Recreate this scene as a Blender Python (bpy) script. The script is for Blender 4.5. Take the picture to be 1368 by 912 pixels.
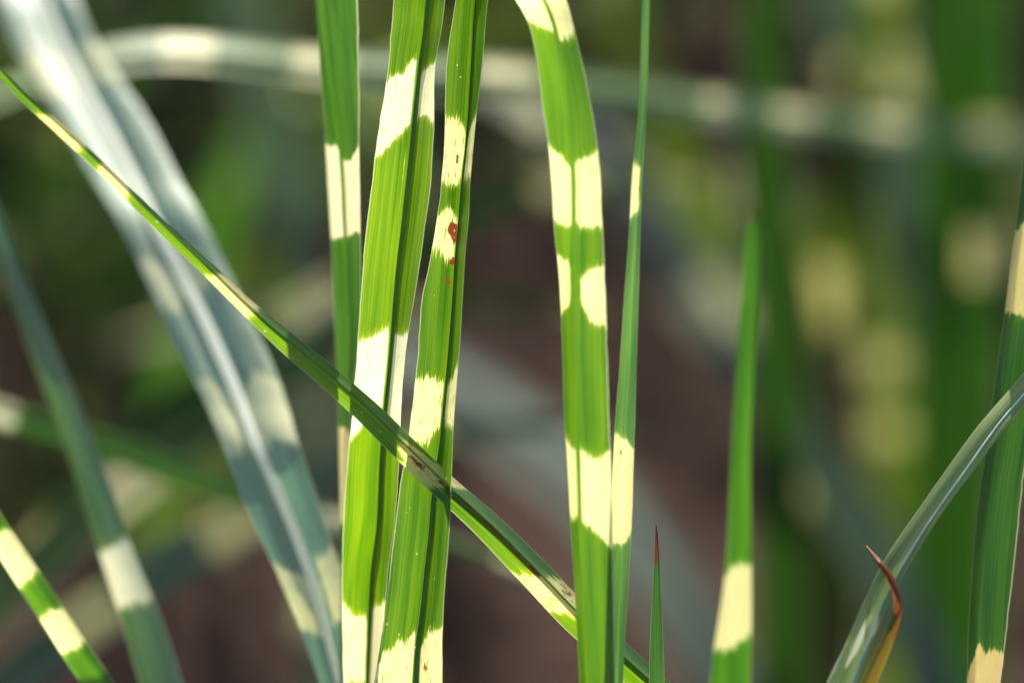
import bpy, math, random
import numpy as np
from mathutils import Vector, Matrix

for o in list(bpy.data.objects):
    bpy.data.objects.remove(o)
scene = bpy.context.scene
C = scene.collection
R = math.radians

# ------------------------------------------------------------------ camera
CAM_H, PITCH, LENS, FOCUS = 0.40, 16.0, 100.0, 0.46
camd = bpy.data.cameras.new('camera')
cam = bpy.data.objects.new('camera', camd); C.objects.link(cam)
cam.location = (0, 0, CAM_H)
cam.rotation_euler = (R(90 - PITCH), 0, 0)
camd.lens = LENS; camd.sensor_width = 36
camd.clip_start = 0.01; camd.clip_end = 500
camd.dof.use_dof = True
camd.dof.focus_distance = FOCUS
camd.dof.aperture_fstop = 4.5
scene.camera = cam

# ------------------------------------------------------------------ sky and sun
SUN = Vector((0.07, 0.67, 0.74)).normalized()
world = bpy.data.worlds.new('World'); scene.world = world
world.use_nodes = True
wn = world.node_tree.nodes; wn.clear()
sky = wn.new('ShaderNodeTexSky'); sky.sky_type = 'NISHITA'; sky.sun_disc = False
sky.sun_elevation = math.asin(SUN.z)
sky.sun_rotation = math.atan2(SUN.x, SUN.y)
bgn = wn.new('ShaderNodeBackground'); bgn.inputs['Strength'].default_value = 0.085
wo = wn.new('ShaderNodeOutputWorld')
world.node_tree.links.new(sky.outputs[0], bgn.inputs[0])
world.node_tree.links.new(bgn.outputs[0], wo.inputs[0])
sund = bpy.data.lights.new('sun', 'SUN'); sund.energy = 5.0; sund.angle = R(0.6)
sund.color = (1.0, 0.95, 0.86)
sun = bpy.data.objects.new('sun', sund); C.objects.link(sun)
sun.location = SUN * 6
sun.rotation_euler = SUN.to_track_quat('Z', 'Y').to_euler()

scene.view_settings.view_transform = 'Standard'
scene.view_settings.look = 'None'
scene.view_settings.exposure = 1.85
scene.view_settings.gamma = 1
scene.view_settings.use_curve_mapping = False

# ------------------------------------------------------------------ helpers
W, H = 1368.0, 912.0
K = 36.0 / LENS / W                      # metres per pixel at one metre
cp, sp = math.cos(R(PITCH)), math.sin(R(PITCH))
AX_R = np.array([1.0, 0, 0]); AX_U = np.array([0, sp, cp]); AX_F = np.array([0, cp, -sp])
CAM = np.array([0, 0, CAM_H])

def P(x, y, dz):
    """place in the garden: dz metres behind the plane of focus"""
    d = FOCUS + dz
    return CAM + AX_F * d + AX_R * ((x - W / 2) * K * d) - AX_U * ((y - H / 2) * K * d)

def hermite(t, Y, tq):
    t = np.asarray(t, float); Y = np.asarray(Y, float); tq = np.asarray(tq, float)
    m = np.gradient(Y, t, axis=0)
    i = np.clip(np.searchsorted(t, tq, side='right') - 1, 0, len(t) - 2)
    h = (t[i + 1] - t[i]); s = (tq - t[i]) / h
    if Y.ndim > 1: h = h[:, None]; s = s[:, None]
    return ((2*s**3 - 3*s**2 + 1) * Y[i] + (s**3 - 2*s**2 + s) * h * m[i]
            + (-2*s**3 + 3*s**2) * Y[i+1] + (s**3 - s**2) * h * m[i+1])

def link(name, me, parent=None, mat=None):
    o = bpy.data.objects.new(name, me); C.objects.link(o)
    if mat: me.materials.append(mat)
    if parent: o.parent = parent
    return o

def tag(o, label=None, cat=None, group=None, kind=None):
    if label: o['label'] = label
    if cat: o['category'] = cat
    if group: o['group'] = group
    if kind: o['kind'] = kind
    return o

# ------------------------------------------------------------------ materials
class NT:
    def __init__(s, name):
        s.m = bpy.data.materials.new(name); s.m.use_nodes = True
        s.t = s.m.node_tree; s.t.nodes.clear()
    def n(s, typ, **kw):
        nd = s.t.nodes.new(typ)
        for k, v in kw.items(): setattr(nd, k, v)
        return nd
    def put(s, sock, v):
        if isinstance(v, bpy.types.NodeSocket): s.t.links.new(v, sock)
        else: sock.default_value = v
    def math(s, op, a, b=None, c=None, clamp=False):
        nd = s.n('ShaderNodeMath', operation=op, use_clamp=clamp)
        s.put(nd.inputs[0], a)
        if b is not None: s.put(nd.inputs[1], b)
        if c is not None: s.put(nd.inputs[2], c)
        return nd.outputs[0]
    def step(s, v, lo, hi, a=0.0, b=1.0):
        nd = s.n('ShaderNodeMapRange', interpolation_type='SMOOTHSTEP')
        s.put(nd.inputs['Value'], v)
        for k, x in zip(('From Min', 'From Max', 'To Min', 'To Max'), (lo, hi, a, b)): s.put(nd.inputs[k], x)
        return nd.outputs[0]
    def mix(s, f, a, b):
        nd = s.n('ShaderNodeMix', data_type='RGBA')
        s.put(nd.inputs[0], f); s.put(nd.inputs[6], a); s.put(nd.inputs[7], b)
        return nd.outputs[2]
    def attr(s, name):
        return s.n('ShaderNodeAttribute', attribute_name=name)
    def noise(s, vec, scale=1.0, detail=2.0, rough=0.5):
        nd = s.n('ShaderNodeTexNoise')
        s.put(nd.inputs['Vector'], vec); nd.inputs['Scale'].default_value = scale
        nd.inputs['Detail'].default_value = detail; nd.inputs['Roughness'].default_value = rough
        return nd.outputs[0]
    def vec(s, x, y, z=0.0):
        nd = s.n('ShaderNodeCombineXYZ'); s.put(nd.inputs[0], x); s.put(nd.inputs[1], y); s.put(nd.inputs[2], z)
        return nd.outputs[0]

def rgb(r, g, b): return (r, g, b, 1.0)

def leaf_material(name, seed, green=(0.055, 0.125, 0.028), green_t=(0.17, 0.42, 0.012),
                  cream=(0.70, 0.66, 0.42), cream_t=(0.92, 0.87, 0.52),
                  trans=0.55, rough=0.45, spec=0.3, jag=2.6, streak=0.4, rib=0.10, speck=0.0, soft=0.10, pale_rib=0.0):
    n = NT(name)
    uv = n.n('ShaderNodeSeparateXYZ'); n.put(uv.inputs[0], n.attr('flat').outputs['Vector'])
    x, y = uv.outputs[0], uv.outputs[1]          # millimetres across and along
    u = n.attr('across').outputs['Fac']
    sd = n.attr('band').outputs['Fac']
    tan = n.attr('tan').outputs['Fac']
    rust = n.attr('rust').outputs['Fac']
    sc = lambda a, k, o=0.0: n.math('MULTIPLY_ADD', a, k, o)
    # fibrous ragged ends of the pale bands
    n1 = n.noise(n.vec(sc(x, 1.6, seed * 7.3), sc(y, 0.05, seed), seed), 1.0, 3, 0.65)
    n2 = n.noise(n.vec(sc(x, 5.5, seed * 3.1), sc(y, 0.22, seed * 2), seed), 1.0, 2, 0.6)
    d = n.math('ADD', sd, n.math('MULTIPLY', n.math('SUBTRACT', n1, 0.5), jag * 2.0))
    d = n.math('ADD', d, n.math('MULTIPLY', n.math('SUBTRACT', n2, 0.5), jag * 1.9))
    n4 = n.noise(n.vec(sc(x, 0.45, seed * 2.3), sc(y, 0.30, seed * 6), seed + 5), 1.0, 2, 0.5)
    d = n.math('ADD', d, n.math('MULTIPLY', n.math('SUBTRACT', n4, 0.5), 2.4))
    band = n.step(d, -soft * 1.5, soft * 4)
    fringe = n.step(n.math('ADD', d, n.math('MULTIPLY', n.math('SUBTRACT', n2, 0.5), 2.2)), -1.1, 0.5, 0.0, 0.75)
    # green flecks left inside the bands
    n3 = n.noise(n.vec(sc(x, 3.6, seed * 5.7), sc(y, 0.33, seed * 4), seed + 3), 1.0, 2, 0.6)
    fleck = n.step(n3, 0.66 - 0.07 * streak, 0.74 - 0.07 * streak, 0.0, 0.9 * min(1, streak * 2))
    band = n.math('MULTIPLY', band, n.math('SUBTRACT', 1.0, fleck), clamp=True)
    ab = n.math('ABSOLUTE', u)
    if rib > 0:
        ribm = n.step(n.math('ADD', ab, n.math('MULTIPLY', n.math('SUBTRACT', n2, 0.5), 0.06)), rib * 0.75, rib * 1.25)
        band = n.math('MULTIPLY', band, ribm)
    # greens: veins and slow mottling
    vein = n.noise(n.vec(sc(x, 4.2, seed * 1.7), sc(y, 0.012, seed), seed), 1.0, 3, 0.6)
    slow = n.noise(n.vec(sc(x, 0.42, seed), sc(y, 0.035, seed), seed), 1.0, 2)
    veinf = n.step(vein, 0.32, 0.68)
    slowf = n.step(slow, 0.3, 0.7)
    g = [c * 0.55 for c in green]; g2 = [min(1, c * 1.4) for c in green]
    gt = [green_t[0] * 0.28, green_t[1] * 0.50, green_t[2] * 0.8]
    gt2 = [min(1, green_t[0] * 1.30), min(1, green_t[1] * 1.15), green_t[2]]
    gf = n.math('MULTIPLY_ADD', veinf, 0.45, n.math('MULTIPLY', slowf, 0.55))
    colr = n.mix(gf, rgb(*g), rgb(*g2)); colt = n.mix(gf, rgb(*gt), rgb(*gt2))
    cr = n.mix(tan, rgb(*cream), rgb(0.50, 0.38, 0.19)); ct = n.mix(tan, rgb(*cream_t), rgb(0.62, 0.42, 0.14))
    cv = n.math('MULTIPLY', n.step(vein, 0.40, 0.75, 0.0, 0.75), n.step(n4, 0.3, 0.65))
    cr = n.mix(cv, cr, rgb(0.50, 0.52, 0.20)); ct = n.mix(cv, ct, rgb(0.62, 0.62, 0.14))
    fr_t = rgb(min(0.8, green_t[0] * 2.4), min(0.8, green_t[1] * 1.7), green_t[2] * 2); fr_r = rgb(min(0.8, green[0] * 2.2), min(0.8, green[1] * 1.6), green[2])
    if rib > 0: fringe = n.math('MULTIPLY', fringe, ribm)
    colr = n.mix(fringe, colr, fr_r); colt = n.mix(fringe, colt, fr_t)
    colr = n.mix(band, colr, cr); colt = n.mix(band, colt, ct)
    if pale_rib > 0:
        pm = n.step(ab, pale_rib * 0.7, pale_rib * 1.2, 0.95, 0.0)
        colr = n.mix(pm, colr, rgb(0.80, 0.80, 0.68)); colt = n.mix(pm, colt, rgb(0.85, 0.85, 0.7))
    # pale margin with edge glints painted in, rust and specks
    mar = n.step(ab, 0.955, 0.985, 0.0, 0.65)
    colr = n.mix(mar, colr, rgb(0.45, 0.48, 0.30)); colt = n.mix(mar, colt, rgb(0.55, 0.55, 0.30))
    rn = n.noise(n.vec(sc(x, 1.8), sc(y, 0.7), seed), 1.0, 3, 0.7)
    rm = n.step(n.math('ADD', rust, n.math('MULTIPLY', n.math('SUBTRACT', rn, 0.5), 1.1)), 0.42, 0.60)
    rm = n.math('MULTIPLY', rm, n.step(rust, 0.02, 0.12))
    colr = n.mix(rm, colr, rgb(0.17, 0.055, 0.02)); colt = n.mix(rm, colt, rgb(0.22, 0.05, 0.012))
    if speck > 0:
        vo = n.n('ShaderNodeTexVoronoi'); n.put(vo.inputs['Vector'], n.vec(sc(x, 1.05, seed), sc(y, 0.55, seed), 0.0))
        vo.inputs['Scale'].default_value = 1.0
        wn_ = n.n('ShaderNodeTexWhiteNoise'); n.put(wn_.inputs['Vector'], vo.outputs['Color'])
        sm = n.math('MULTIPLY', n.step(vo.outputs['Distance'], 0.08, 0.15, 1.0, 0.0),
                    n.step(wn_.outputs['Value'], 1 - speck, 1 - speck + 0.02, 0.0, 0.7))
        colr = n.mix(sm, colr, rgb(0.55, 0.58, 0.35)); colt = n.mix(sm, colt, rgb(0.6, 0.6, 0.3))
    # relief of the veins
    bh = n.math('ADD', n.math('MULTIPLY', vein, 0.7), n.math('MULTIPLY', n2, 0.3))
    bp = n.n('ShaderNodeBump'); bp.inputs['Strength'].default_value = 0.55; bp.inputs['Distance'].default_value = 0.00022
    n.put(bp.inputs['Height'], bh)
    pr = n.n('ShaderNodeBsdfPrincipled')
    n.put(pr.inputs['Base Color'], colr); pr.inputs['Roughness'].default_value = rough
    pr.inputs['Specular IOR Level'].default_value = spec
    n.put(pr.inputs['Normal'], bp.outputs[0])
    tr = n.n('ShaderNodeBsdfTranslucent'); n.put(tr.inputs[0], colt); n.put(tr.inputs['Normal'], bp.outputs[0])
    mx = n.n('ShaderNodeMixShader'); mx.inputs[0].default_value = trans
    n.t.links.new(pr.outputs[0], mx.inputs[1]); n.t.links.new(tr.outputs[0], mx.inputs[2])
    out = n.n('ShaderNodeOutputMaterial'); n.t.links.new(mx.outputs[0], out.inputs[0])
    return n.m

def plain_material(name, col, rough=0.5, var=0.3, scale=400.0):
    n = NT(name)
    tc = n.n('ShaderNodeTexCoord')
    f = n.noise(tc.outputs['Object'], scale, 3)
    c = n.mix(n.step(f, 0.3, 0.7), rgb(*[a * (1 - var) for a in col]), rgb(*[min(1, a * (1 + var)) for a in col]))
    pr = n.n('ShaderNodeBsdfPrincipled'); n.put(pr.inputs['Base Color'], c); pr.inputs['Roughness'].default_value = rough
    out = n.n('ShaderNodeOutputMaterial'); n.t.links.new(pr.outputs[0], out.inputs[0])
    return n.m

MID_GREEN = plain_material('midrib_green', (0.08, 0.17, 0.03))
def make_waxy(m, col, f):
    t = m.node_tree; out = t.nodes['Material Output']; pr = t.nodes['Principled BSDF']
    tr = t.nodes.new('ShaderNodeBsdfTranslucent'); tr.inputs[0].default_value = rgb(*col)
    mx = t.nodes.new('ShaderNodeMixShader'); mx.inputs[0].default_value = f
    t.links.new(pr.outputs[0], mx.inputs[1]); t.links.new(tr.outputs[0], mx.inputs[2]); t.links.new(mx.outputs[0], out.inputs[0])
make_waxy(MID_GREEN, (0.30, 0.55, 0.03), 0.5)
MID_PALE = plain_material('midrib_pale', (0.80, 0.81, 0.70), 0.4, 0.08)
make_waxy(MID_PALE, (0.9, 0.9, 0.8), 0.7)
MID_GREY = plain_material('midrib_grey', (0.40, 0.48, 0.38), 0.45, 0.15)

# ------------------------------------------------------------------ leaf mesh
def lamina(name, F, Lo, Ro, c, mm, bands, mat, spots=(), nu=12, cup=0.12, wave=0.0, seed=0):
    """F fold line, Lo/Ro offsets to the two margins (n x 3), c band coordinate, mm = millimetres per unit of c"""
    nv = len(F)
    rnd = np.random.RandomState(seed + 11)
    us = np.linspace(-1, 1, 2 * nu + 1)
    tang = np.gradient(F, axis=0); tang /= np.linalg.norm(tang, axis=1)[:, None] + 1e-12
    nrm = np.cross(tang, Ro - Lo); nrm /= np.linalg.norm(nrm, axis=1)[:, None] + 1e-12
    wl = np.linalg.norm(Lo, axis=1); wr = np.linalg.norm(Ro, axis=1)
    arc = np.concatenate([[0], np.cumsum(np.linalg.norm(np.diff(F, axis=0), axis=1))]) * 1000
    ph = rnd.rand(4) * 6.28
    ripple = wave * (np.sin(arc / 23.0 + ph[0]) + 0.6 * np.sin(arc / 9.0 + ph[1])) * 0.001
    ripple2 = wave * (np.sin(arc / 19.0 + ph[2]) + 0.6 * np.sin(arc / 8.0 + ph[3])) * 0.001
    co = np.zeros((nv, len(us), 3)); fl = np.zeros((nv, len(us), 3)); band = np.full((nv, len(us)), -30.0)
    tan = np.zeros((nv, len(us))); rust = np.zeros((nv, len(us)))
    for j, u in enumerate(us):
        a = abs(u); off, w, rp = (Lo, wl, ripple) if u < 0 else (Ro, wr, ripple2)
        s = a
        co[:, j] = F + off * s + nrm * ((cup * w * 4 * s * (1 - s)) * (1 if u < 0 else 1) + rp * s * s)[:, None]
        fl[:, j, 0] = np.sign(u) * a * w * 1000; fl[:, j, 1] = arc
        for b in bands:
            ks = np.array([k[0] for k in b['k']]); a0 = np.interp(u, ks, [k[1] for k in b['k']]); a1 = np.interp(u, ks, [k[2] for k in b['k']])
            s_ = np.minimum(c - a0, a1 - c) * mm
            if u < ks[0] or u > ks[-1]:
                over = (ks[0] - u) if u < ks[0] else (u - ks[-1])
                s_ = np.minimum(s_, -over * w * 1000 * b.get('sharp', 1.0))
            better = s_ > band[:, j]
            band[:, j] = np.where(better, s_, band[:, j]); tan[:, j] = np.where(better, b.get('tan', 0.0), tan[:, j])
        for (su, sc_, ru, rc, amt) in spots:
            rust[:, j] = np.maximum(rust[:, j], amt * np.exp(-((u - su) / ru) ** 2 - ((c - sc_) / rc) ** 2))
    m = len(us)
    idx = np.arange(nv * m).reshape(nv, m)
    faces = np.stack([idx[:-1, :-1], idx[:-1, 1:], idx[1:, 1:], idx[1:, :-1]], -1).reshape(-1, 4)
    me = bpy.data.meshes.new(name)
    me.from_pydata(co.reshape(-1, 3).tolist(), [], faces.tolist())
    me.polygons.foreach_set('use_smooth', np.ones(len(faces), bool))
    for nm, arr in (('band', band), ('tan', tan), ('rust', rust), ('across', np.tile(us, (nv, 1)))):
        at = me.attributes.new(nm, 'FLOAT', 'POINT'); at.data.foreach_set('value', arr.astype(np.float32).ravel())
    at = me.attributes.new('flat', 'FLOAT_VECTOR', 'POINT'); at.data.foreach_set('vector', fl.astype(np.float32).ravel())
    me.materials.append(mat); me.update()
    return me, nrm

def ridge(name, F, nrm, rad, side, flatn=0.7, seg=10, lift=0.35):
    """a keel or midrib running along the fold, sunk half into the lamina"""
    tang = np.gradient(F, axis=0); tang /= np.linalg.norm(tang, axis=1)[:, None] + 1e-12
    b = np.cross(tang, nrm); b /= np.linalg.norm(b, axis=1)[:, None] + 1e-12
    nv = len(F); vs = []
    for k in range(seg):
        t = 2 * math.pi * k / seg
        vs.append(F + b * (rad * math.cos(t))[:, None] + nrm * (rad * flatn * math.sin(t) + side * rad * lift)[:, None])
    co = np.stack(vs, 1)
    idx = np.arange(nv * seg).reshape(nv, seg)
    nx = np.roll(idx, -1, 1)
    faces = np.stack([idx[:-1], nx[:-1], nx[1:], idx[1:]], -1).reshape(-1, 4).tolist()
    faces += [idx[0][::-1].tolist(), idx[-1].tolist()]
    me = bpy.data.meshes.new(name); me.from_pydata(co.reshape(-1, 3).tolist(), [], faces)
    me.polygons.foreach_set('use_smooth', np.ones(len(faces), bool)); me.update()
    return me

def stations_px(rows, depth, dl, dr):
    """rows (cL, xl,yl, xf,yf, xr,yr); depth [(c, mm)]; dl/dr mm (number or [(c,mm)])"""
    rows = sorted(rows); c = np.array([r[0] for r in rows], float)
    dep = np.interp(c, [d[0] for d in depth], [d[1] for d in depth])
    f = lambda q: np.interp(c, [d[0] for d in q], [d[1] for d in q]) if isinstance(q, (list, tuple)) else np.full(len(c), float(q))
    l, r = f(dl), f(dr)
    Fp = np.array([P(rw[3], rw[4], dep[i] / 1000) for i, rw in enumerate(rows)])
    Lp = np.array([P(rw[1], rw[2], (dep[i] + l[i]) / 1000) for i, rw in enumerate(rows)])
    Rp = np.array([P(rw[5], rw[6], (dep[i] + r[i]) / 1000) for i, rw in enumerate(rows)])
    return c, Fp, Lp - Fp, Rp - Fp

def extend(c, F, Lo, Ro, which, mm, length=None, to=None, taper=1.0, step=0.012, ease=0.09):
    """grow the leaf on past its last row: to the ground (length None) or to a tip"""
    if which == 'lo': c, F, Lo, Ro = c[::-1], F[::-1], Lo[::-1], Ro[::-1]
    d = F[-1] - F[-2]; d /= np.linalg.norm(d); d0 = d.copy()
    sg = np.sign(c[-1] - c[-2]); run = 0.0
    p = F[-1].copy(); nf, nl, nr, nc = [], [], [], []
    tgt = np.array(to if to is not None else (0, 0, -1.0), float); tgt /= np.linalg.norm(tgt)
    while run < (length if length else 1.2):
        run += step
        k = min(1.0, run / ease) if length is None else min(1.0, run / length)
        d = d0 * (1 - k) + tgt * k; d /= np.linalg.norm(d)
        p = p + d * step
        w = (1 - 0.35 * min(1, run / 0.3)) if length is None else max(0.02, (1 - (run / length) ** 1.6)) * taper
        nf.append(p.copy()); nl.append(Lo[-1] * w); nr.append(Ro[-1] * w); nc.append(c[-1] + sg * run * 1000 / mm)
        if length is None and p[2] < -0.012: break
    c = np.concatenate([c, nc]); F = np.vstack([F, nf]); Lo = np.vstack([Lo, nl]); Ro = np.vstack([Ro, nr])
    if which == 'lo': c, F, Lo, Ro = c[::-1], F[::-1], Lo[::-1], Ro[::-1]
    return c, F, Lo, Ro

def auto_bands(c, lo, hi, seed, period=250, size=85):
    """zebra bands go on where the leaf leaves the picture"""
    rnd = random.Random(seed); out = []
    x = lo - 160
    while x > c.min(): out.append({'k': [(-1, x - size, x), (1, x - size + rnd.uniform(-25, 25), x + rnd.uniform(-25, 25))]}); x -= period * rnd.uniform(0.8, 1.2)
    x = hi + 160
    while x < c.max(): out.append({'k': [(-1, x, x + size), (1, x + rnd.uniform(-25, 25), x + size + rnd.uniform(-25, 25))]}); x += period * rnd.uniform(0.8, 1.2)
    return out

def leaf(name, label, cat, rows, depth, dl, dr, bands, mat, base='hi', tip=None, tip_to=(0, 0.3, 1), spots=(), group=None,
         nv=260, nu=12, cup=0.08, wave=0.0, rib=(0.00035, -1, None), seed=1, base_to=None, base_ease=0.09):
    c, F, Lo, Ro = stations_px(rows, depth, dl, dr)
    mm = K * (FOCUS + np.mean([d[1] for d in depth]) / 1000) * 1000
    lo, hi = c.min(), c.max()
    if base: c, F, Lo, Ro = extend(c, F, Lo, Ro, base, mm, to=base_to, ease=base_ease)
    if tip: c, F, Lo, Ro = extend(c, F, Lo, Ro, 'lo' if base == 'hi' else 'hi', mm, length=tip, to=tip_to)
    t = np.concatenate([[0], np.cumsum(np.linalg.norm(np.diff(F, axis=0), axis=1))])
    # more rows inside the picture than beyond it
    inside = ((c >= lo - 40) & (c <= hi + 40)).astype(float) * 2.2 + 0.6
    den = np.interp(np.linspace(0, t[-1], 600), t, inside); cum = np.cumsum(den); cum = (cum - cum[0]) / (cum[-1] - cum[0])
    tq = np.interp(np.linspace(0, 1, nv), cum, np.linspace(0, t[-1], 600))
    F, Lo, Ro = hermite(t, F, tq), hermite(t, Lo, tq), hermite(t, Ro, tq); c = np.interp(tq, t, c)
    bl = [dict(k=b) if isinstance(b, list) else b for b in bands] + auto_bands(c, lo, hi, seed)
    rj = np.random.RandomState(seed)
    for off in (Lo, Ro):
        j = np.interp(np.arange(nv), np.arange(0, nv + 6, 3), rj.randn(len(np.arange(0, nv + 6, 3)))) * 0.008 + rj.randn(nv) * 0.003
        off *= (1 + j)[:, None]
    root = F[-1] if base == 'hi' else F[0]
    o = bpy.data.objects.new(name, None); C.objects.link(o); o.empty_display_size = 0.02
    o.location = root.tolist(); tag(o, label, cat, group)
    toward = CAM - F.mean(0)
    F = F - root
    me, nrm = lamina('blade', F, Lo, Ro, c, mm, bl, mat, spots, nu, cup, wave, seed)
    link('blade', me, o)
    if rib:
        w = np.linalg.norm(Lo, axis=1) + np.linalg.norm(Ro, axis=1)
        rad = rib[0] * np.clip(w / np.percentile(w, 70), 0.05, 1.3)
        toward = 1.0 if np.mean(nrm @ toward) > 0 else -1.0
        rm = ridge('midrib', F, nrm, rad, rib[1] * toward, 1.15 if rib[1] > 0 else 0.7, 10, 0.45 if rib[1] > 0 else 0.35)
        link('midrib', rm, o, rib[2] or MID_GREEN)
    return o

def yrows(t): return [(y, xl, y, xf, y, xr, y) for (y, xl, xf, xr) in t]

def frame_rows(pts, fold=0.5, axis='y'):
    """pts (x, y, width) along the middle of the leaf, perpendicular margins"""
    a = np.array(pts, float); tg = np.gradient(a[:, :2], axis=0); tg /= np.linalg.norm(tg, axis=1)[:, None]
    nx, ny = -tg[:, 1], tg[:, 0]
    if np.mean(nx) > 0 and axis == 'y': nx, ny = -nx, -ny
    if np.mean(ny) > 0 and axis == 'x': nx, ny = -nx, -ny      # first margin is the upper one
    out = []
    for i, (x, y, w) in enumerate(a):
        cc = y if axis == 'y' else x
        lx, ly, rx, ry = x + nx[i]*w/2, y + ny[i]*w/2, x - nx[i]*w/2, y - ny[i]*w/2
        out.append((cc, lx, ly, lx + (rx - lx)*fold, ly + (ry - ly)*fold, rx, ry))
    return out

# ------------------------------------------------------------------ ground
def soil_material():
    n = NT('soil')
    tc = n.n('ShaderNodeTexCoord'); g = tc.outputs['Object']
    a = n.noise(g, 9.0, 5, 0.6); b = n.noise(g, 60.0, 6, 0.65); c_ = n.noise(g, 2.2, 3)
    col = n.mix(n.step(b, 0.3, 0.7), rgb(0.010, 0.0065, 0.0055), rgb(0.036, 0.023, 0.018))
    col = n.mix(n.step(a, 0.4, 0.7, 0.0, 0.7), col, rgb(0.044, 0.029, 0.023))
    col = n.mix(n.step(c_, 0.5, 0.75, 0.0, 0.5), col, rgb(0.026, 0.027, 0.010))
    bp = n.n('ShaderNodeBump'); bp.inputs['Strength'].default_value = 0.8; bp.inputs['Distance'].default_value = 0.008
    n.put(bp.inputs['Height'], b)
    pr = n.n('ShaderNodeBsdfPrincipled'); n.put(pr.inputs['Base Color'], col); pr.inputs['Roughness'].default_value = 0.92
    pr.inputs['Specular IOR Level'].default_value = 0.0
    n.put(pr.inputs['Normal'], bp.outputs[0])
    out = n.n('ShaderNodeOutputMaterial'); n.t.links.new(pr.outputs[0], out.inputs[0])
    return n.m

def ground_height(x, y):
    return 0.012 * np.sin(x * 5.1 + 1.0) * np.sin(y * 4.3) + 0.006 * np.sin(x * 17 + y * 9) + 0.004 * np.sin(y * 31 - x * 13)

SOIL = soil_material()
q = np.linspace(-1, 1, 161); g1 = np.sign(q) * (np.abs(q) * 2.2 + np.abs(q) ** 7 * 120)
gx, gy = np.meshgrid(g1, g1 + 1.0, indexing='ij')
gz = ground_height(gx, gy) * np.exp(-(np.hypot(gx, gy) / 8) ** 2)
idx = np.arange(161 * 161).reshape(161, 161)
me = bpy.data.meshes.new('ground')
me.from_pydata(np.stack([gx, gy, gz], -1).reshape(-1, 3).tolist(), [],
               np.stack([idx[:-1, :-1], idx[1:, :-1], idx[1:, 1:], idx[:-1, 1:]], -1).reshape(-1, 4).tolist())
me.polygons.foreach_set('use_smooth', np.ones(160 * 160, bool))
tag(link('ground', me, None, SOIL), 'bare brown garden soil behind and below the grass', kind='structure')

rs = np.random.RandomState(5)
cv, cf = [], []
base = np.array([(1,0,0),(-1,0,0),(0,1,0),(0,-1,0),(0,0,1),(0,0,-1)], float)
bf = [(0,2,4),(2,1,4),(1,3,4),(3,0,4),(2,0,5),(1,2,5),(3,1,5),(0,3,5)]
for i in range(1500):
    x = rs.uniform(-1.3, 1.3); y = rs.uniform(0.3, 3.2); s = 0.003 + 0.014 * rs.rand() ** 3
    v = base * s * rs.uniform(0.6, 1.3, (6, 3)); a = rs.rand() * 6.28
    v = v @ np.array([[math.cos(a), math.sin(a), 0], [-math.sin(a), math.cos(a), 0], [0, 0, 0.7]])
    k = len(cv); cv += (v + [x, y, float(ground_height(x, y)) + s * 0.25]).tolist(); cf += [tuple(k + j for j in f) for f in bf]
me = bpy.data.meshes.new('soil_crumbs'); me.from_pydata(cv, [], cf)
tag(link('soil_crumbs', me, None, SOIL), 'loose crumbs of dark brown soil scattered over the ground', 'soil', kind='stuff')

# ------------------------------------------------------------------ sharp and nearly sharp leaves
NAME = 'zebra_grass_leaf'; CAT = 'leaf'
VIV = dict(green=(0.050, 0.105, 0.010), green_t=(0.19, 0.35, 0.003))
mA = leaf_material('leaf_bright', 1, spec=0.42, rough=0.40, trans=0.55, jag=1.2, streak=0.45, rib=0.13, **VIV)
mC = leaf_material('leaf_speckled', 2, spec=0.42, rough=0.40, green=(0.040, 0.10, 0.010), cream=(0.66, 0.60, 0.30), cream_t=(0.92, 0.84, 0.34), green_t=(0.12, 0.26, 0.003), jag=2.0, streak=1.2, rib=0.10, speck=0.3)
mB = leaf_material('leaf_slanting', 3, spec=0.42, rough=0.40, green=(0.05, 0.12, 0.025), green_t=(0.15, 0.29, 0.003), cream=(0.62, 0.54, 0.24), cream_t=(0.90, 0.76, 0.24), jag=1.3, streak=1.0, rib=0.0, speck=0.1)
mD = leaf_material('leaf_broad', 4, spec=0.42, rough=0.40, green=(0.050, 0.115, 0.012), cream=(0.66, 0.60, 0.30), cream_t=(0.92, 0.84, 0.34), green_t=(0.125, 0.28, 0.004), jag=1.3, streak=0.3, rib=0.10)
mE = leaf_material('leaf_narrow', 5, spec=0.42, rough=0.40, cream=(0.66, 0.60, 0.30), cream_t=(0.92, 0.84, 0.34), green=(0.13, 0.23, 0.10), green_t=(0.10, 0.24, 0.03), jag=0.9, streak=0.3, rib=0.0)
mI = leaf_material('leaf_folded', 6, spec=0.42, rough=0.40, green=(0.065, 0.13, 0.035), green_t=(0.055, 0.155, 0.004), jag=0.9, streak=0.3, rib=0.12)
mH = leaf_material('leaf_glaucous', 7, green=(0.25, 0.325, 0.20), green_t=(0.10, 0.24, 0.10), cream=(0.66, 0.63, 0.34), cream_t=(0.8, 0.74, 0.3), jag=2.2, streak=1.0,
                   rib=0.0, trans=0.30, rough=0.38, spec=0.6, pale_rib=0.16)
mF = leaf_material('leaf_grey_green', 8, green=(0.22, 0.275, 0.085), green_t=(0.20, 0.30, 0.06), jag=0.5, streak=0.0, rib=0.0, trans=0.35, rough=0.5, spec=0.25)  # base colour lightened in place of light caught by the leaf
mJ = leaf_material('leaf_deep_green', 9, green=(0.040, 0.10, 0.022), green_t=(0.035, 0.11, 0.004), cream=(0.55, 0.48, 0.20), cream_t=(0.50, 0.42, 0.12), jag=1.3, streak=0.4, rib=0.0, trans=0.42)
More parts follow.
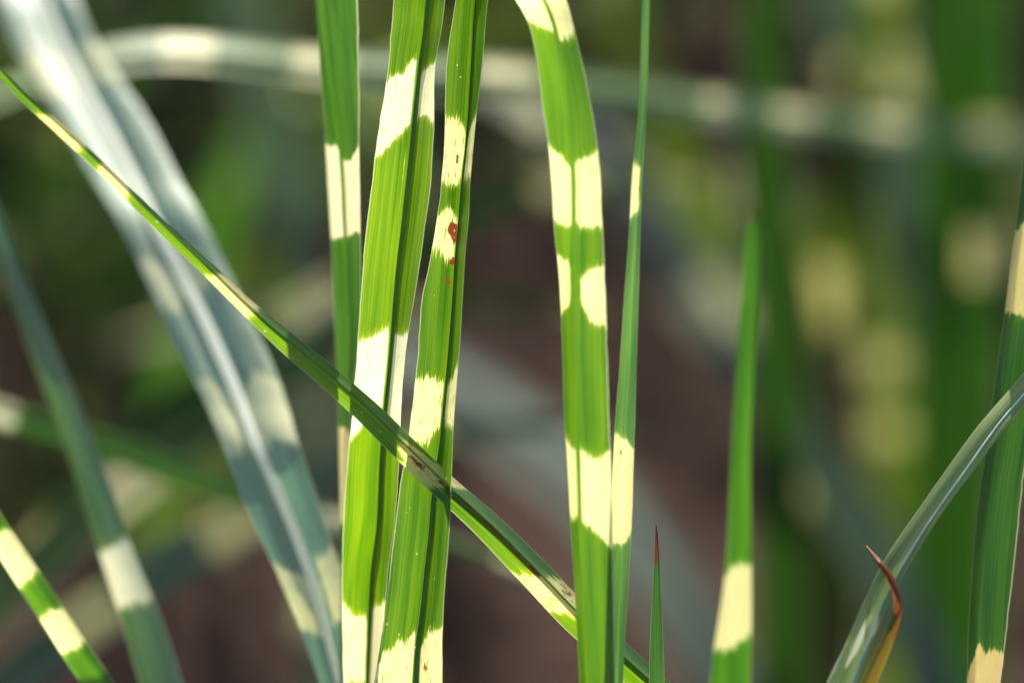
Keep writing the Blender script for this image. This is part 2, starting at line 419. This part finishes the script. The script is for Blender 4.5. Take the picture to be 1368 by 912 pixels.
mG = leaf_material('leaf_fresh', 10, cream=(0.66, 0.60, 0.30), cream_t=(0.92, 0.84, 0.34), green=(0.055, 0.15, 0.018), green_t=(0.09, 0.29, 0.006), jag=1.6, streak=0.3, rib=0.0)
mK = leaf_material('leaf_withered', 12, green=(0.14, 0.105, 0.02), green_t=(0.17, 0.115, 0.008), jag=0.8, streak=0.3, rib=0.0)

# A: broad leaf with the long oblique band
leaf(NAME, 'bright green banded leaf with long oblique cream patch, folded along a dark groove', CAT, yrows([
    (-60, 531, 580, 604), (0, 526, 573, 595), (40, 522.5, 569, 590), (80, 520, 563, 582.5), (120, 514.5, 559, 580), (160, 507.5, 555, 580), (200, 502, 551, 578.5),
    (250, 496, 545.5, 575), (300, 489.5, 540, 568.5), (350, 485, 534, 561.5), (400, 482, 529.5, 553.5), (450, 478, 525.5, 545), (500, 475, 521, 539),
    (550, 471, 516, 536), (600, 466, 512, 534), (700, 458, 507, 527), (760, 457, 499, 519), (835, 457.5, 495, 514), (912, 459, 492, 506), (980, 461, 490, 500)]),
    [(-60, 6), (0, 4), (200, 3), (500, 5), (912, 13), (980, 15)], -1.5, -5.5,
    [[(-1, 107, 213), (-0.5, 97, 188), (-0.32, 88, 180), (-0.28, 81, 177), (-0.1, 80, 166), (0.08, 100, 157), (0.5, 92, 155), (1, 82, 166)],
     [(-1, 456, 592), (-0.6, 452, 565), (-0.3, 440, 560), (-0.05, 436, 552), (0.1, 446, 571), (1, 444, 569)],
     dict(k=[(-1, 797, 935), (-0.7, 815, 910), (-0.05, 828, 905), (0.1, 812, 940), (1, 803, 950)], tan=0.45),
     dict(k=[(-0.16, 208, 296), (-0.15, 208, 296)], sharp=9.0)],
    mA, tip=0.16, cup=0.06, seed=1, rib=(0.00065, -1, None))

# C: speckled leaf with rust spots
leaf(NAME, 'banded green leaf with rust-brown spots in a small cream patch and pale specks', CAT, yrows([
    (-60, 616, 646, 663), (0, 608.5, 637, 652), (80, 597, 632, 645), (160, 594, 627, 636), (200, 593, 623.5, 632), (240, 590, 619, 628.5), (300, 582.5, 614, 625.5),
    (340, 576, 610.5, 621.5), (400, 563.5, 607, 618), (450, 559.5, 603, 615), (500, 556, 598.5, 611), (550, 550, 594, 607), (590, 545, 590, 605),
    (650, 534, 581, 603), (700, 528, 577, 601), (750, 522, 571.5, 597.5), (800, 516, 566.5, 593.5), (850, 509, 560, 591), (912, 500, 556, 591), (980, 490, 551, 591)]),
    [(-60, 3), (0, 2), (300, 0), (980, 0)], -1.6, -4.6,
    [[(-1, 157, 241), (-0.4, 160, 245), (-0.1, 178, 243), (0.1, 188, 240), (0.5, 168, 240), (1, 150, 240)],
     dict(k=[(-1, 291, 333), (-0.6, 275, 345), (-0.3, 281, 349), (-0.1, 296, 343)], tan=0.12),
     [(-1, 505, 602), (-0.5, 503, 590), (-0.3, 502, 588), (-0.15, 511, 572), (0, 514, 562), (0.3, 514, 567), (1, 488, 570)],
     [(-1, 884, 1010), (-0.8, 868, 1010), (-0.5, 850, 1020), (-0.35, 858, 1020), (-0.12, 836, 1020), (0.1, 866, 1000), (0.4, 846, 1000), (1, 836, 1000)]],
    mC, tip=0.17, cup=0.07, seed=2, rib=(0.0005, -1, None),
    spots=[(-0.25, 306, 0.22, 13, 1.0), (-0.1, 318, 0.15, 10, 0.9), (-0.15, 349, 0.14, 7, 0.95), (-0.25, 376, 0.12, 6, 0.95), (-0.32, 213, 0.09, 7, 0.95), (0.35, 890, 0.15, 14, 0.6)])

# B: leaf slanting across the others, tip at upper left
leaf(NAME, 'slender leaf slanting across the upright leaves, its pale bands stained with rust', CAT, frame_rows([
    (-70, 25, 7), (-30, 68, 9), (0, 96.5, 11), (34, 132, 12), (67, 161, 14), (101, 192, 15), (131, 220, 14.5), (165, 253, 15), (202, 289, 17), (276, 358, 19), (333, 413, 22), (387, 461, 28),
    (447, 511, 31), (501, 560, 34), (521, 580, 35), (582, 639, 34), (649, 700, 38), (703, 754, 42), (763, 817, 43), (834, 884, 42), (890, 935, 42), (940, 985, 42)], 0.36, 'x'),
    [(-70, -16), (0, -13), (300, -7), (500, -4.5), (650, -4), (760, -3), (834, -2.5), (940, -1)], [(-70, 0.2), (200, 0.6), (400, 1.4), (600, 2.2)], [(-70, 0.1), (300, 0.4), (600, 0.8)],
    [dict(k=[(-1, 60, 112), (1, 56, 108)], tan=0.1), dict(k=[(-1, 134, 168), (1, 134, 172)], tan=0.1), dict(k=[(-1, 290, 338), (1, 280, 340)], tan=0.25),
     dict(k=[(-1, 570, 618), (-0.7, 560, 612), (-0.3, 532, 602), (0.4, 540, 592), (1, 548, 585)], tan=0.5),
     dict(k=[(-1, 735, 775), (0, 722, 775), (0.4, 712, 765), (1, 700, 745)], tan=0.1)],
    mB, tip=0.10, tip_to=(-0.5, 0.1, 0.35), cup=0.05, seed=3, rib=(0.00016, -1, None), base_to=(0.2, 0, -1),
    spots=[(0.3, 560, 0.35, 18, 0.62), (0.15, 588, 0.3, 16, 0.6), (0.10, 625, 0.10, 20, 0.85), (0.14, 655, 0.09, 24, 0.9), (0.16, 688, 0.09, 20, 0.85), (0.14, 712, 0.16, 12, 0.8),
           (-0.4, 748, 0.5, 10, 0.6), (-0.6, 765, 0.4, 14, 0.5)])

# D: broad arching leaf right of centre
leaf(NAME, 'broad arching green leaf with paired cream blotches either side of its midrib', CAT, yrows([
    (-110, 560, 590, 618), (-70, 612, 648, 682), (-35, 656, 692, 724), (0, 689, 727, 756), (40, 709, 742, 767), (80, 717, 750, 777), (120, 722, 757, 785.5), (200, 733, 764, 799), (300, 740, 766, 805),
    (360, 746, 765, 808), (450, 750.5, 766, 811), (550, 753.5, 769, 813.5), (605, 757, 771, 815.5), (700, 762, 773.5, 818), (800, 768.5, 778, 820), (912, 774, 784, 822), (980, 777, 788, 822)]),
    [(-110, -26), (0, -13), (300, -13), (980, -12)], [(-110, 1), (0, 1.0), (300, 2.0), (450, 3.2), (980, 3.2)], 1.2,
    [[(-1, -60, 30), (-0.4, -60, 38), (-0.15, -60, 44), (0.1, -60, 55), (0.4, -60, 50), (1, -60, 44)],
     [(-1, 192, 294), (-0.4, 210, 298), (-0.05, 224, 300), (0.1, 218, 300), (0.6, 208, 306), (1, 200, 303)],
     [(-1, 340, 414), (-0.3, 346, 410), (-0.2, 365, 395)],
     [(0.28, 378, 404), (0.4, 364, 420), (0.65, 357, 433), (1, 352, 436)],
     [(-1, 583, 694), (-0.1, 602, 690), (0.1, 602, 697), (0.5, 608, 709), (0.75, 611, 722), (1, 604, 739)]],
    mD, tip=0.13, tip_to=(-0.7, -0.6, -0.5), cup=0.05, seed=4, rib=None)

# E: narrow upright leaf beside it
leaf(NAME, 'narrow upright leaf with one orange-stained cream band, close beside the broad arching leaf', CAT, yrows([
    (-60, 862, 866, 869), (0, 858, 863, 867.5), (150, 853, 859, 863.5), (240, 844, 852, 858), (300, 841, 850, 856), (400, 833.5, 844, 853), (500, 827, 840, 850), (560, 822, 836, 848.5),
    (605, 819.5, 834, 847), (700, 816, 832, 844), (800, 813, 829, 838.5), (912, 809, 825, 832), (980, 806, 822, 829)]),
    [(-60, -12), (500, -8), (980, -7)], 1.2, [(0, 0.5), (980, 2.0)],
    [[(-1, 215, 292), (0.2, 225, 282)], dict(k=[(-1, 583, 728), (0.2, 584, 724), (1, 600, 712)], tan=0.15)],
    mE, tip=0.07, cup=0.05, seed=5, rib=None, spots=[(-0.35, 606, 0.22, 12, 0.62), (-0.3, 640, 0.2, 30, 0.2)])

# I: folded leaf behind, left of A
leaf(NAME, 'folded dark green leaf half hidden behind the leaf with the oblique patch', CAT, yrows([
    (-60, 414, 417, 475), (0, 421, 425, 478), (50, 425, 431, 479), (100, 428.5, 438, 479.5), (150, 432, 447, 480), (200, 435, 455, 480), (300, 441, 461, 481.5), (400, 445.5, 465, 482), (450, 447.5, 467, 480), (500, 449.5, 466, 475),
    (560, 452, 464, 469), (607, 453, 462, 466), (700, 455, 461, 465), (800, 456, 461, 465), (912, 456, 461, 465)]),
    [(-60, 14), (912, 22)], [(-60, 1), (200, 3.5), (912, 4)], [(0, -5), (912, -4.5)],
    [dict(k=[(-1, 190, 320), (-0.1, 192, 318), (0.1, 216, 316), (0.6, 214, 314), (1, 194, 310)], tan=0.4), dict(k=[(-1, 566, 700), (1, 575, 690)], tan=0.8)],
    mI, tip=0.17, cup=0.06, seed=6, rib=None)

# H: broad glaucous leaf, upper side to the sky
leaf(NAME, 'broad blue-grey leaf with a white midrib, sweeping up behind the slanting leaf', CAT, yrows([
    (-120, -90, -20, 30), (-60, -40, 25, 75), (0, -6, 55, 104), (57, 16, 80, 129), (104, 45, 103, 161), (168, 84, 140, 202), (229, 117, 172, 235), (300, 160, 208, 275), (357, 187, 236, 303), (424, 217, 271, 335),
    (478, 244, 296, 360), (535, 272, 320, 382), (600, 299, 345, 402), (675, 328, 379, 427), (740, 358, 404, 449), (790, 380, 421, 467), (845, 402, 435, 474), (912, 427, 451, 478), (980, 449, 465, 482)]),
    [(-120, 116), (0, 96), (300, 59), (600, 34), (800, 27), (980, 23)], [(0, -2.5), (500, -0.6), (980, -0.4)], [(0, -3.4), (500, -1.2), (980, -0.8)],
    [[(-1, 72, 128), (-0.2, 80, 122), (0.1, 82, 118), (1, 50, 110)], [(-1, 345, 415), (-0.45, 348, 418), (-0.25, 370, 400)], [(0.1, 325, 392), (0.55, 340, 380)],
     [(-1, 508, 606), (-0.6, 512, 606), (-0.1, 535, 596)], [(0.1, 530, 598), (0.5, 500, 592), (1, 508, 590)],
     [(-1, 750, 838), (-0.1, 775, 850)], [(0.35, 745, 834), (1, 735, 830)]],
    mH, tip=0.10, tip_to=(-0.6, 0.5, -0.5), cup=0.09, seed=7, wave=0.12, rib=(0.00105, 1, MID_PALE))

# F and J at the right, K the withered curl
leaf(NAME, 'grey-green leaf arching in front of the upright leaf, thin pale midrib', CAT, yrows([
    (380, 1488, 1508, 1524), (420, 1445, 1467, 1480), (460, 1405, 1429, 1441), (498, 1368, 1394, 1406), (530, 1340, 1365, 1379), (567, 1308, 1334, 1346), (624, 1266, 1293, 1304), (677, 1229, 1255, 1264),
    (745, 1183, 1211, 1220), (805, 1153, 1179, 1187), (862, 1128, 1157, 1165), (912, 1104, 1139, 1147), (980, 1076, 1118, 1128)]),
    [(380, 6), (498, 1), (590, -3), (750, -8), (980, -14)], 1.0, -0.6,
    [dict(k=[(a, b0, b1), (a + w_, b0 + 3, b1 - 4)], sharp=4.0) for a, w_, b0, b1 in ((-0.66, 0.03, 848, 885), (-0.5, 0.09, 828, 894), (-0.36, 0.05, 818, 876), (-0.22, 0.04, 824, 858), (0.15, 0.10, 822, 868), (0.5, 0.1, 828, 850), (-1, 0.08, 850, 925), (-0.82, 0.02, 860, 900))],
    mF, tip=0.12, tip_to=(0.7, 0, -0.2), cup=0.07, seed=8, rib=(0.00016, 1, MID_GREY))
leaf(NAME, 'deep green upright leaf with a yellow band, standing behind the arching grey-green leaf', CAT, yrows([
    (60, 1388, 1394, 1408), (130, 1379, 1386, 1404), (212, 1368, 1376, 1400), (303, 1357, 1367, 1398), (350, 1350.5, 1361, 1396), (420, 1342, 1354, 1392), (500, 1331, 1344, 1386), (600, 1318, 1330, 1373), (650, 1310, 1322, 1366),
    (718, 1302, 1314, 1359), (779, 1297, 1309, 1352), (832, 1294, 1306, 1346), (912, 1292, 1303, 1337), (980, 1291, 1301, 1332)]),
    [(60, 8), (980, 4)], 3.0, 0.8,
    [dict(k=[(-1, 305, 420), (-0.2, 300, 418), (0.3, 296, 424), (1, 300, 420)], tan=0.15), dict(k=[(-1, 900, 1010), (-0.2, 878, 1010), (0.1, 856, 1010), (0.35, 876, 1010), (0.5, 866, 1010), (1, 872, 1010)], tan=0.75)],
    mJ, tip=0.14, cup=0.06, seed=9, rib=None)
leaf(NAME, 'withered brown curled leaf tip crossing the grey-green arching leaf', CAT, frame_rows([
    (1157, 729, 3), (1166, 740, 5.5), (1176, 752.5, 8), (1187, 767, 9.5), (1195, 784, 10), (1199.5, 804, 11), (1196.5, 826, 13), (1187, 852, 15), (1174, 882, 18), (1162, 908, 20), (1146, 950, 22), (1135, 985, 22)], 0.5, 'y'),
    [(729, -4), (752, -10.5), (780, -11.5), (830, -12), (985, -14)], 0.5, 1.0, [], mK, cup=0.1, seed=12, nu=6, nv=160, rib=None,
    spots=[(0, 735, 3, 26, 1.3), (0, 775, 3, 24, 1.3), (0.3, 808, 1.2, 22, 1.0), (0.8, 840, 0.6, 20, 0.8)])

# T: young tip, G: fresh blurred blade
leaf(NAME, 'small pointed leaf tip with a brown dry end, standing alone', CAT, yrows([
    (700, 876, 876.5, 877), (708, 875.6, 877, 878.3), (730, 875, 877.5, 880), (755, 874, 878, 881.5), (790, 872, 878, 883), (830, 869.5, 878, 885), (870, 868, 878, 886.5), (912, 867, 878, 888), (980, 865, 878, 890)]),
    [(700, -2), (980, -5)], 0.8, 0.8, [], leaf_material('leaf_young', 13, green=(0.10, 0.18, 0.06), green_t=(0.08, 0.20, 0.015), rib=0.0), cup=0.05, seed=13, nu=6, rib=None,
    spots=[(0, 702, 3, 26, 1.2), (0, 735, 3, 22, 0.9)])
leaf(NAME, 'slightly blurred fresh green leaf tapering upward with one pale yellow band near its foot', CAT, yrows([
    (280, 1004, 1006, 1008), (305, 998, 1005, 1014), (350, 993, 1002, 1013), (400, 989.5, 999, 1011.5), (500, 983.5, 993, 1006), (600, 977.5, 988, 1003), (650, 975, 987, 1003), (750, 970, 985, 1004), (800, 964, 981, 1004.5), (850, 956, 977, 1004), (912, 948, 973, 1003), (980, 940, 968, 1000)]),
    [(280, 46), (500, 38), (980, 27)], 0.3, 0.3, [[(-1, 770, 868), (-0.3, 752, 868), (1, 752, 850)]], mG, cup=0.05, seed=10, nu=8, rib=None,
    spots=[(0, 285, 3, 18, 0.6)])

# ------------------------------------------------------------------ blurred leaves further back
BK = dict(jag=2.0, streak=0.3, rib=0.0, rough=0.65)
mN = leaf_material('leaf_level', 27, green=(0.095, 0.15, 0.045), green_t=(0.10, 0.22, 0.015), cream=(0.5, 0.46, 0.22), cream_t=(0.5, 0.44, 0.16), jag=2.0, rib=0.0, trans=0.4, spec=0.2, rough=0.5)
mBg = [leaf_material('leaf_back_green', 21, green=(0.028, 0.070, 0.010), green_t=(0.035, 0.11, 0.004), cream=(0.42, 0.38, 0.17), cream_t=(0.45, 0.38, 0.12), spec=0.08, **BK),  # shade among the back leaves is put into these darker colours
       leaf_material('leaf_back_grey', 22, green=(0.085, 0.105, 0.075), green_t=(0.035, 0.065, 0.025), cream=(0.42, 0.39, 0.2), cream_t=(0.4, 0.36, 0.15), trans=0.3, spec=0.1, **BK),
       leaf_material('leaf_back_olive', 23, green=(0.05, 0.068, 0.014), green_t=(0.07, 0.11, 0.006), cream=(0.30, 0.30, 0.13), cream_t=(0.26, 0.26, 0.08), spec=0.08, **BK),
       leaf_material('leaf_back_shaded', 24, green=(0.016, 0.044, 0.005), green_t=(0.022, 0.075, 0.002), cream=(0.34, 0.31, 0.14), cream_t=(0.3, 0.26, 0.08), trans=0.3, spec=0.08, **BK)]  # shaded copy of the green, gloom of the clumps painted in
mPatch = leaf_material('leaf_back_patched', 29, green=(0.022, 0.052, 0.009), green_t=(0.025, 0.075, 0.004), cream=(0.62, 0.54, 0.26), cream_t=(0.6, 0.5, 0.17), trans=0.4, spec=0.1, **BK)
mMid = leaf_material('leaf_back_mid', 30, green=(0.075, 0.14, 0.04), green_t=(0.09, 0.22, 0.01), cream=(0.6, 0.55, 0.28), trans=0.4, spec=0.15, **BK)
BACK = 'blurred leaves behind the sharp ones'
def back(label, pts, axis, depth, bands, m, roll=0.0, base='hi', tip=0.1, tip_to=(0, 0.3, 0.6), base_to=None, seed=30, tan=0.0, ease=0.12, vee=1.5):
    dz = roll
    leaf(NAME, label, CAT, frame_rows(pts, 0.45, axis), depth, dz + vee, -dz + vee, [dict(k=[(-1, a, b), (1, a, b)], tan=tan) for a, b in bands], mBg[m] if isinstance(m, int) else m,
         base=base, tip=tip, tip_to=tip_to, group=BACK, nv=90, nu=4, cup=0.08, seed=seed, base_to=base_to, base_ease=ease, rib=None)

back('long blurred leaf lying almost level behind all the upright leaves', [(-90, 165, 34), (-20, 135, 38), (60, 102, 42), (140, 78, 44), (200, 70, 46), (260, 70, 46), (330, 77, 45), (400, 86, 46), (480, 93, 46), (560, 99, 48), (690, 107, 50),
     (800, 122, 47), (900, 137, 45), (1000, 150, 40), (1130, 165, 34), (1250, 180, 28), (1400, 200, 22)], 'x', [(-90, 90), (300, 110), (700, 155), (1000, 215), (1400, 320)],
     [(215, 285), (390, 470), (640, 715), (940, 985), (1035, 1085), (1160, 1210), (1300, 1340)], mN, roll=4, base='lo', tip=0.1, tip_to=(0.7, 0.3, -0.6), base_to=(-0.2, 0.1, -1), seed=31)
back('blurred leaf leaning in from the side, bluish above and cream banded low down', [(-60, 130, 12), (-30, 225, 18), (0, 318, 24), (30, 400, 29), (66, 490, 34), (100, 575, 38), (130, 660, 41), (158, 745, 45), (190, 830, 52), (215, 912, 56), (235, 980, 58)], 'y',
     [(130, 78), (500, 54), (980, 28)], [(728, 808)], leaf_material('leaf_leaning', 25, green=(0.16, 0.205, 0.10), green_t=(0.06, 0.15, 0.015), jag=2.2, rib=0.0, trans=0.35, spec=0.5), roll=2, seed=32)
back('vivid green leaf with two broad pale bands close together', [(-90, 540, 24), (-50, 615, 29), (-15, 690, 33), (20, 745, 35), (60, 805, 36), (95, 860, 37), (130, 912, 38), (165, 970, 38)], 'y',
     [(540, 20), (970, 18)], [(712, 773), (818, 866)], leaf_material('leaf_two_bands', 26, cream=(0.66, 0.60, 0.30), cream_t=(0.92, 0.84, 0.34), jag=1.0, rib=0.0, green=(0.05, 0.115, 0.02), green_t=(0.11, 0.28, 0.006)), roll=0, vee=0.3, seed=33)
back('blurred leaf lying across under the broad blue-grey leaf, green then pale', [(-80, 518, 34), (0, 552, 36), (60, 572, 36), (140, 595, 37), (220, 624, 36), (320, 660, 32), (400, 685, 28), (470, 698, 24), (520, 704, 20)], 'x',
     [(-80, 95), (520, 120)], [(-70, 22), (425, 480)], mMid, roll=1, base='lo', tip=0.05, tip_to=(0.7, 0, -0.5), base_to=(-0.3, 0, -1), vee=0.3, seed=34)
back('blurred dark leaf slanting up to a cream patch beside the folded leaf', [(180, 590, 40), (260, 520, 44), (330, 462, 46), (400, 415, 46), (450, 385, 45), (540, 335, 42), (600, 300, 40)], 'x',
     [(180, 200), (600, 260)], [(370, 455)], mPatch, base='lo', tip=0.1, tip_to=(0.6, 0.2, -0.2), base_to=(-0.4, 0, -1), vee=0.3, seed=35, tan=0.1)
back('blurred dark leaf with one cream patch, behind the leaning bluish leaf', [(-60, 850, 60), (20, 780, 62), (90, 715, 62), (170, 645, 62), (250, 585, 58), (340, 520, 52), (420, 470, 46)], 'x',
     [(-60, 150), (420, 240)], [(135, 208)], mPatch, base='lo', tip=0.1, tip_to=(0.6, 0.2, -0.2), base_to=(-0.4, 0, -1), vee=0.3, seed=36)
back('blurred grey-blue leaf rising low behind the banded ones, olive at its end', [(-60, 960, 60), (20, 905, 62), (100, 840, 66), (180, 785, 68), (250, 740, 66), (320, 700, 60), (390, 655, 50)], 'x',
     [(-60, 130), (390, 180)], [(90, 155), (275, 345)], leaf_material('leaf_back_steel', 31, green=(0.09, 0.115, 0.075), green_t=(0.04, 0.075, 0.02), cream=(0.5, 0.45, 0.18), cream_t=(0.4, 0.34, 0.1), trans=0.35, spec=0.15, **BK), base='lo', tip=0.1, tip_to=(0.6, 0.2, -0.2), base_to=(-0.3, 0, -1), vee=0.3, seed=37, tan=0.3)
back('pale grey blurred leaf arching down behind the speckled leaf', [(520, 470, 60), (580, 500, 76), (650, 545, 88), (720, 595, 92), (790, 655, 92), (850, 725, 90), (905, 800, 88), (950, 880, 86), (985, 960, 84)], 'x',
     [(520, 420), (985, 330)], [], 1, roll=6, base='hi', tip=0.12, tip_to=(-0.6, 0.3, -0.3), seed=38)
back('grey upright blurred leaf beyond the level one, left of the folded leaf', [(310, -20, 60), (340, 60, 70), (365, 150, 76), (385, 240, 76), (400, 330, 70), (412, 420, 60), (420, 520, 55), (425, 640, 50)], 'y',
     [(-20, 420), (640, 480)], [], 1, roll=4, seed=39)
back('dark green upright blurred leaf, tallest of the background row', [(1015, -60, 50), (1022, 100, 56), (1030, 300, 60), (1036, 500, 62), (1040, 700, 62), (1042, 960, 60)], 'y',
     [(-60, 260), (960, 280)], [], 3, seed=40)
back('dark upright blurred leaf between the yellowish patches', [(1262, -60, 54), (1262, 100, 58), (1258, 300, 60), (1252, 500, 62), (1246, 700, 62), (1240, 960, 60)], 'y',
     [(-60, 290), (960, 320)], [], 3, seed=41)
back('bright green upright blurred leaf with a yellow patch halfway', [(1316, -60, 70), (1314, 60, 74), (1312, 200, 76), (1310, 340, 76), (1306, 480, 72), (1300, 640, 70), (1296, 960, 64)], 'y',
     [(-60, 330), (960, 350)], [(305, 375), (160, 185)], leaf_material('leaf_back_deep', 28, green=(0.022, 0.055, 0.009), green_t=(0.022, 0.075, 0.003), cream=(0.36, 0.32, 0.15), cream_t=(0.3, 0.26, 0.09), trans=0.4, spec=0.08, **BK), seed=42, tan=0.0)
back('grey-green blurred leaf with a large pale patch near its top', [(1120, -60, 90), (1140, 20, 96), (1165, 100, 96), (1185, 180, 90), (1205, 270, 84), (1225, 360, 78), (1240, 480, 70), (1250, 640, 64)], 'y',
     [(-60, 420), (640, 450)], [(70, 140)], 1, roll=3, seed=43)
back('olive blurred leaf leaning with a yellowish patch at mid height', [(1150, 150, 60), (1130, 240, 70), (1105, 330, 80), (1080, 420, 82), (1060, 520, 78), (1045, 640, 70), (1035, 780, 60)], 'y',
     [(150, 400), (780, 420)], [(350, 430)], 2, seed=44, tan=0.1)
back('olive green blurred leaf with two yellowish patches, standing upright', [(1170, 300, 60), (1185, 400, 72), (1195, 480, 78), (1200, 580, 78), (1195, 700, 72), (1190, 960, 64)], 'y',
     [(300, 450), (960, 460)], [(460, 500), (560, 590)], 2, seed=45, tan=0.0)
back('blurred leaf slanting down with a pale patch, beyond the tapering fresh leaf', [(850, 260, 60), (900, 340, 74), (950, 410, 84), (1000, 475, 86), (1050, 545, 84), (1100, 620, 80), (1150, 700, 76), (1200, 790, 70), (1240, 880, 66)], 'x',
     [(850, 430), (1240, 380)], [(925, 975)], 1, roll=5, base='hi', tip=0.12, tip_to=(-0.5, 0.3, -0.2), seed=46, tan=0.2)
back('olive blurred leaf tip bending over bare soil', [(870, 130, 40), (900, 200, 56), (930, 265, 64), (965, 330, 60), (1000, 400, 54), (1030, 480, 50)], 'y',
     [(130, 500), (480, 520)], [], 2, seed=47)
back('green blurred leaf low behind, with olive patch above dark foot', [(1075, 480, 60), (1090, 570, 72), (1100, 660, 78), (1105, 760, 74), (1105, 860, 70), (1105, 960, 66)], 'y',
     [(480, 360), (960, 360)], [(640, 680)], 2, seed=48, tan=0.1)
back('bluish blurred leaf drooping low beside the withered curl', [(1090, 620, 50), (1130, 690, 60), (1170, 750, 66), (1205, 810, 68), (1235, 880, 66), (1260, 960, 60)], 'y',
     [(620, 280), (960, 260)], [], 1, roll=4, seed=49)

# ------------------------------------------------------------------ clumps of zebra grass behind
def world_leaf(parent, root, az, lean, length, width, seed, mat):
    rnd = random.Random(seed); n = 22
    p = np.array([root[0], root[1], -0.012]); d = np.array([math.cos(az) * lean, math.sin(az) * lean, 1.0]); d /= np.linalg.norm(d)
    droop = rnd.uniform(0.8, 2.6); st = length / (n - 1); F = []; T = []
    for i in range(n):
        F.append(p.copy()); T.append(d.copy()); p = p + d * st
        f = i / n
        d = d + np.array([math.cos(az) * 0.25, math.sin(az) * 0.25, -1.0]) * droop * f * f * 0.22; d /= np.linalg.norm(d)
    F = np.array(F); T = np.array(T)
    side = np.array([-math.sin(az), math.cos(az), 0.0]); tw = rnd.uniform(-0.8, 0.8)
    f = np.linspace(0, 1, n); w = width * 0.5 * np.minimum(1, 0.55 + 1.6 * f) * np.sqrt(np.clip(1 - f ** 2.2, 0.0004, 1))
    up = np.cross(side, T); s3 = side[None] * math.cos(tw) + up * math.sin(tw)
    Lo = -s3 * w[:, None] + up * (w * 0.35)[:, None]; Ro = s3 * w[:, None] + up * (w * 0.35)[:, None]
    c = f * length * 1000; bands = []; x = rnd.uniform(20, 60)
    while x < length * 1000:
        s = rnd.uniform(7, 14); bands.append(dict(k=[(-1, x, x + s), (1, x + rnd.uniform(-3, 3), x + s)])); x += rnd.uniform(28, 60)
    me, _ = lamina('leaf', F, Lo, Ro, c, 1.0, bands, mat, (), 2, 0.1, 0.0, seed)
    return link('leaf', me, parent)

def clump(label, x, y, n, hmin, hmax, seed, dark=0.5, group='grass clumps on the soil behind', w0=0.009, w1=0.015, spread=0.06):
    rnd = random.Random(seed)
    e = bpy.data.objects.new('grass_clump', None); C.objects.link(e); e.empty_display_size = 0.05
    e.location = (x, y, 0); tag(e, label, 'grass clump', group)
    for i in range(n):
        az = rnd.uniform(0, 6.283); r = rnd.uniform(0.005, spread)
        m = mBg[3] if rnd.random() < dark else mBg[rnd.choice((0, 0, 2))]
        world_leaf(e, (r * math.cos(az), r * math.sin(az)), az, rnd.uniform(0.08, 0.55), rnd.uniform(hmin, hmax), rnd.uniform(w0, w1), seed * 100 + i, m)

CL = 'blurred dark clump of banded grass on the soil behind the sharp leaves'
spots_ = [(-0.30, 0.95, 18, .30, .5), (-0.17, 1.10, 18, .28, .45), (-0.36, 1.25, 18, .3, .5), (-0.22, 1.45, 18, .3, .5), (-0.06, 1.65, 12, .25, .4), (-0.45, 1.6, 16, .3, .55), (-0.35, 1.95, 16, .3, .5),
          (-0.12, 2.2, 14, .3, .45), (-0.6, 2.2, 16, .35, .55), (0.30, 1.05, 14, .3, .5), (0.40, 1.35, 16, .3, .5), (0.24, 1.55, 12, .28, .45), (0.52, 1.8, 16, .3, .55), (0.34, 2.05, 14, .3, .5), (0.12, 2.5, 12, .3, .4), (0.62, 2.4, 14, .35, .5)]
TALL = 'tall mature clump of banded grass standing beyond the open soil'
for i, x in enumerate((-1.5, -1.1, -0.75, -0.4, -0.05, 0.3, 0.65, 1.05)):
    clump(TALL, x, 2.5 + 0.35 * (i % 2), 60, 1.1, 1.7, 80 + i, 0.5, 'tall grass clumps shading the soil', 0.016, 0.024, 0.14)
for i, (x, y, n, a, b) in enumerate(spots_):
    clump(CL, x, y, n, a, b, 50 + i, 0.85)
